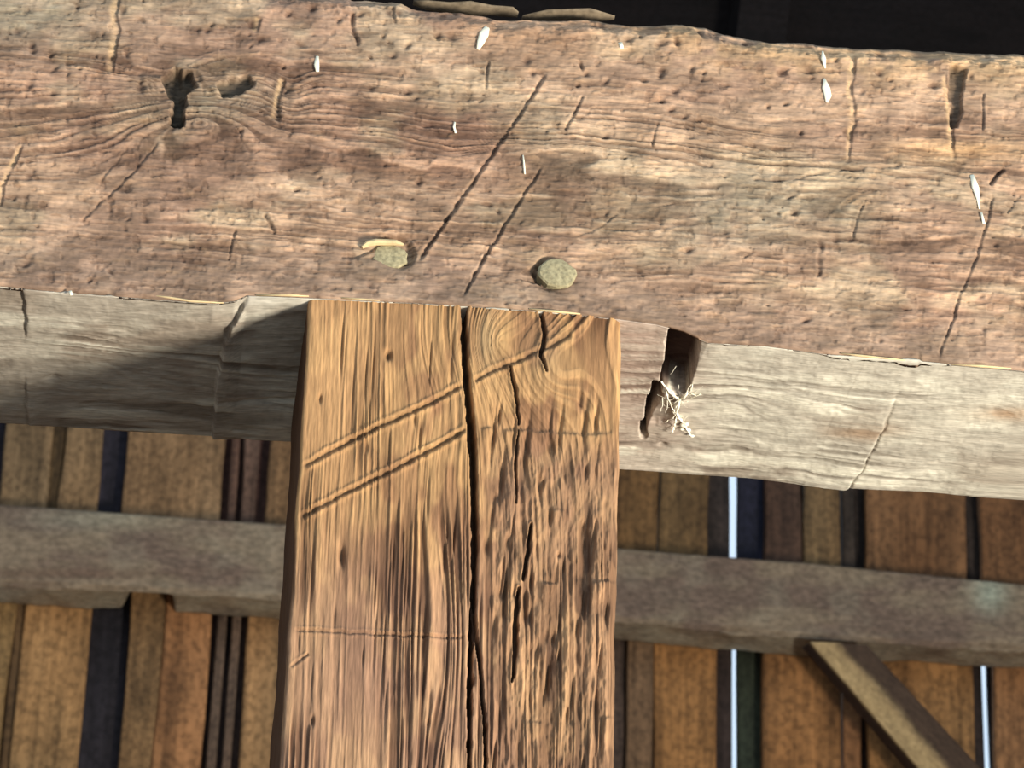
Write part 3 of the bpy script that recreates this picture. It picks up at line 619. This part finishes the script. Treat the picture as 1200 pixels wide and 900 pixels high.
def build_post():
    lz = [(366, 300), (362, 350), (356, 450), (353, 520), (347, 600), (341, 700), (334, 800), (327, 905), (322, 960)]
    rz = [(728, 300), (727, 372), (727, 450), (726, 550), (724, 650), (722, 720), (721, 800), (719, 905), (718, 960)]
    L = on_y(*np.array(lz, float).T, YP); Rr = on_y(*np.array(rz, float).T, YP)
    z_lo = float(on_y(500, 915, YP)[2]); z_hi = ZB + .002
    Z = np.concatenate([np.linspace(z_hi, z_lo, 480), np.linspace(z_lo, 0.0, 60)[1:]])
    xl = np.interp(-Z, -L[:, 2], L[:, 0]); xr = np.interp(-Z, -Rr[:, 2], Rr[:, 0])
    n = 440; K = len(Z)
    t = np.linspace(0, 1, n)[:, None]
    f = np.stack([xl + (xr - xl) * t, np.full((n, K), YP), np.repeat(Z[None], n, 0)], -1)
    # edge wobble
    U, V = proj(f); h, col = post_front(U, V, t * np.ones((1, K)))
    dl = f[..., 0] - xl; dr = xr - f[..., 0]
    def rr(d, r): return np.where(d < r, r - np.sqrt(np.maximum(r * r - (r - d) ** 2, 0)), 0)
    ra = .003 + .003 * fbm(Z * 14, Z * 0, 220, 3)[None]
    f[..., 1] += -h * (.1 + .9 * ss(0, .009, np.minimum(dl, dr))) + np.maximum(0, ra - dr) + rr(dl, .003)
    f[..., 0] += (.0012 * (fbm(V * .02, V * 0, 221, 4) - .5) * 2) * (1 - ss(0, .02, np.minimum(dl, dr)))
    m = 24; s = np.linspace(0, 1, m + 1)[1:][:, None]; ZZ = np.repeat(Z[None], m, 0)
    dpt = .255
    r_ = np.stack([np.repeat(f[-1:, :, 0], m, 0) + .003 * (fbm(s * 20 + 0 * ZZ, ZZ * 6, 222, 3) - .5) * s, f[-1:, :, 1] + s * (dpt - f[-1:, :, 1]), ZZ], -1)
    l_ = np.stack([np.repeat(f[:1, :, 0], m, 0) + .003 * (fbm(s * 20 + 0 * ZZ, ZZ * 6, 223, 3) - .5) * s, f[:1, :, 1] + s * (dpt - f[:1, :, 1]), ZZ], -1)[::-1]
    side = np.zeros(r_.shape); side[:] = lin((96, 72, 54));  # dark side faces: their shade is put into the colour
    side = side * (.75 + .5 * fbm(s * 30 + 0 * ZZ, ZZ * 12, 224, 3))[..., None]
    P = np.concatenate([f, r_, l_], 0); cc = np.concatenate([col * KP, side, side[::-1]], 0)
    ax, az = interp_world(ARR, 0.0)     # the shoulder of the post is scribed to the lower arris of the beam
    P[..., 2] += (np.interp(P[..., 0], ax, az) - ZB) * ss(ZB - .06, ZB, P[..., 2])
    P = P[::-1]; cc = cc[::-1]
    o = grid_mesh('post', P, cc, M_post, wrap=True)
    return tag(o, 'upright weathered square post with a long vertical crack, under the tie beam', 'post', kind='thing')
post = build_post()

# ---------------------------------------------------------------- pegs, splinter, white flecks, bark: parts of the beam
def disc_part(name, u, v, ru, rv, proud, deep, mat, seed, n=18, parent=beam, tilt=0.0):
    r = random.Random(seed); c = on_y(u, v, -proud); k = 1 / 1400.0; bm = bmesh.new()
    fac = [1 + r.uniform(-.07, .07) for _ in range(n)]
    loops = []
    for sc_, dy in ((.55, -.0006), (.9, 0), (1.0, .0016), (1.0, deep)):
        loops.append([bm.verts.new((c[0] + math.cos(a * 2 * math.pi / n) * ru * k * sc_ * fac[a], c[1] + dy + (r.uniform(-.0004, .0004) if dy < .01 else 0) + tilt * math.sin(a * 2 * math.pi / n) * sc_, c[2] + math.sin(a * 2 * math.pi / n) * rv * k * sc_ * fac[a])) for a in range(n)])
    cv = bm.verts.new((c[0], c[1] - .0004, c[2]))
    for a in range(n): bm.faces.new((cv, loops[0][a], loops[0][(a + 1) % n]))
    for i in range(3):
        for a in range(n): bm.faces.new((loops[i][a], loops[i][(a + 1) % n], loops[i + 1][(a + 1) % n], loops[i + 1][a]))
    bm.faces.new(loops[3])
    return bm_obj(name, bm, mat, parent)
tag(disc_part('peg', 457, 300, 21, 16, -.0005, .12, M_peg, 1), 'greyish wooden peg end, left one, set in a torn hole')
tag(disc_part('peg', 653, 319, 22.5, 19, .003, .12, M_peg, 2), 'greyish wooden peg end, right one, standing slightly proud')
def blade(name, pts, wd, th, mat, y=-.002, parent=beam, smooth=True, seed=0):
    """irregular lens-shaped chip along picture points lying on the front face"""
    r = random.Random(seed); bm = bmesh.new(); k = 1 / 1400.0; rings = []
    P = [Vector(on_y(a, b, y)) for a, b in pts]; n = len(P)
    for i, p in enumerate(P):
        d = (P[min(i + 1, n - 1)] - P[max(i - 1, 0)]).normalized(); nrm = Vector((-d.z, 0, d.x))
        e = (math.sin(math.pi * (i + .35) / (n - .3)) ** .6) * r.uniform(*((.5, 1.35) if name == 'white_fleck' else (.75, 1.2))); ring = []
        for a in range(8):
            an = a * math.pi / 4
            ring.append(bm.verts.new(p + nrm * (math.cos(an) * wd * k * e) + Vector((0, -math.sin(an) * th * e, 0))))
        rings.append(ring)
    for i in range(n - 1):
        for a in range(8): bm.faces.new((rings[i][a], rings[i][(a + 1) % 8], rings[i + 1][(a + 1) % 8], rings[i + 1][a]))
    bm.faces.new(rings[0]); bm.faces.new(rings[-1])
    return bm_obj(name, bm, mat, parent, smooth)
tag(blade('splinter', [(424, 290), (430, 286), (440, 284), (452, 284), (464, 284.5), (473, 287)], 4.2, .004, M_splinter, -.0015, smooth=False), 'pale torn splinter above the left peg')
for i, (pts, wd) in enumerate([([(571, 32), (567, 40), (563, 50), (560, 58)], 5.5), ([(966, 92), (968, 103), (970, 112), (969, 120)], 4.5), ([(1139, 205), (1143, 220), (1146, 233), (1148, 245)], 4.0), ([(1150, 249), (1153, 262)], 2.6),
                               ([(533, 143), (532, 149), (534, 156)], 2.6), ([(372, 66), (371, 76), (372, 84)], 3.0), ([(727, 50), (729, 57)], 3.2), ([(613, 182), (614, 192), (615, 204)], 1.8), ([(964, 60), (965, 69), (967, 80)], 2.6), ([(82, 341), (84, 346)], 3)]):
    blade('white_fleck', pts, wd, .0008, M_white, -.0006, seed=i)
# bark left on the top edge
for a in ([(484, 3), (500, 6), (525, 9), (550, 11), (575, 12), (600, 14), (607, 17)], [(612, 21), (640, 18), (670, 17), (690, 18), (720, 21)]):
    blade('bark_strip', a, 3.0, .012, M_bark, .022, seed=9)
# pale torn fibres along the lower arris
for i, a in enumerate([[(170, 345), (200, 349), (225, 353), (262, 355)], [(300, 346), (340, 346), (362, 347)], [(400, 349), (430, 351), (445, 352)], [(620, 362), (650, 365), (680, 368)], [(985, 414), (1010, 417), (1040, 420), (1060, 422)], [(1115, 427), (1150, 429), (1185, 432)]]):
    blade('torn_fibre', a, 1.3, .0012, M_splinter, .001, seed=20 + i)

# ---------------------------------------------------------------- cobweb hanging at the mortise
def build_web():
    r = random.Random(12); bm = bmesh.new()
    zu = ZB - .006
    def P(u, v, drop=0.0): p = Vector(on_z(u, v, zu)); p.z -= drop; return p
    def strand(a, b, rad, sag=.002, n=6):
        prev = None
        for i in range(n + 1):
            t = i / n; p = a.lerp(b, t) + Vector((r.uniform(-.0006, .0006), r.uniform(-.0006, .0006), -sag * 4 * t * (1 - t)))
            ring = [bm.verts.new(p + Vector((math.cos(q * 2.094) * rad, math.sin(q * 2.094) * rad * .8, math.sin(q * 2.094) * rad * .8))) for q in range(3)]
            if prev:
                for q in range(3): bm.faces.new((prev[q], prev[(q + 1) % 3], ring[(q + 1) % 3], ring[q]))
            prev = ring
    hub = (796, 468)
    for (u, v), w_ in [((775, 447), .0013), ((779, 452), .001), ((808, 456), .0013), ((812, 446), .0007), ((822, 461), .0014), ((824, 452), .0006), ((790, 480), .0012), ((784, 470), .0008), ((778, 476), .0005), ((770, 462), .0004), ((806, 470), .0006)]:
        strand(P(*hub), P(u, v), w_ * .6)
    for a, b, w_ in [((775, 447), (788, 458), .0013), ((788, 458), (796, 468), .0015), ((796, 468), (808, 459), .0014), ((808, 459), (822, 462), .0012), ((796, 468), (793, 484), .0015), ((793, 484), (790, 500), .0013), ((793, 484), (802, 496), .0017), ((802, 496), (812, 512), .0016), ((790, 500), (786, 508), .0009), ((780, 456), (786, 474), .0008), ((786, 474), (793, 484), .0009), ((777, 466), (774, 482), .0005), ((783, 462), (780, 484), .0005), ((808, 459), (812, 448), .0007), ((793, 484), (783, 492), .0007), ((783, 492), (776, 494), .0006)]:
        strand(P(*a), P(*b), w_ * .72)
    for _ in range(16):
        u, v = r.gauss(793, 9), r.gauss(472, 12); strand(P(u, v), P(u + r.gauss(0, 8), v + r.gauss(0, 8)), r.uniform(.00012, .0003), .001, 4)
    for u, v, s in [(797, 492, .0026), (801, 498, .0034), (806, 504, .003), (811, 511, .0022), (804, 497, .0028), (794, 466, .0022), (815, 460, .0016), (789, 503, .0014), (799, 503, .002)]:
        m = Matrix.Translation(P(u, v)) @ Matrix.Diagonal((s, s * .9, s * .6, 1)); bmesh.ops.create_icosphere(bm, subdivisions=2, radius=1, matrix=m)
    o = bm_obj('cobweb', bm, M_web)
    return tag(o, 'tattered white cobweb under the tie beam beside the empty mortise', 'cobweb', kind='stuff')
build_web()
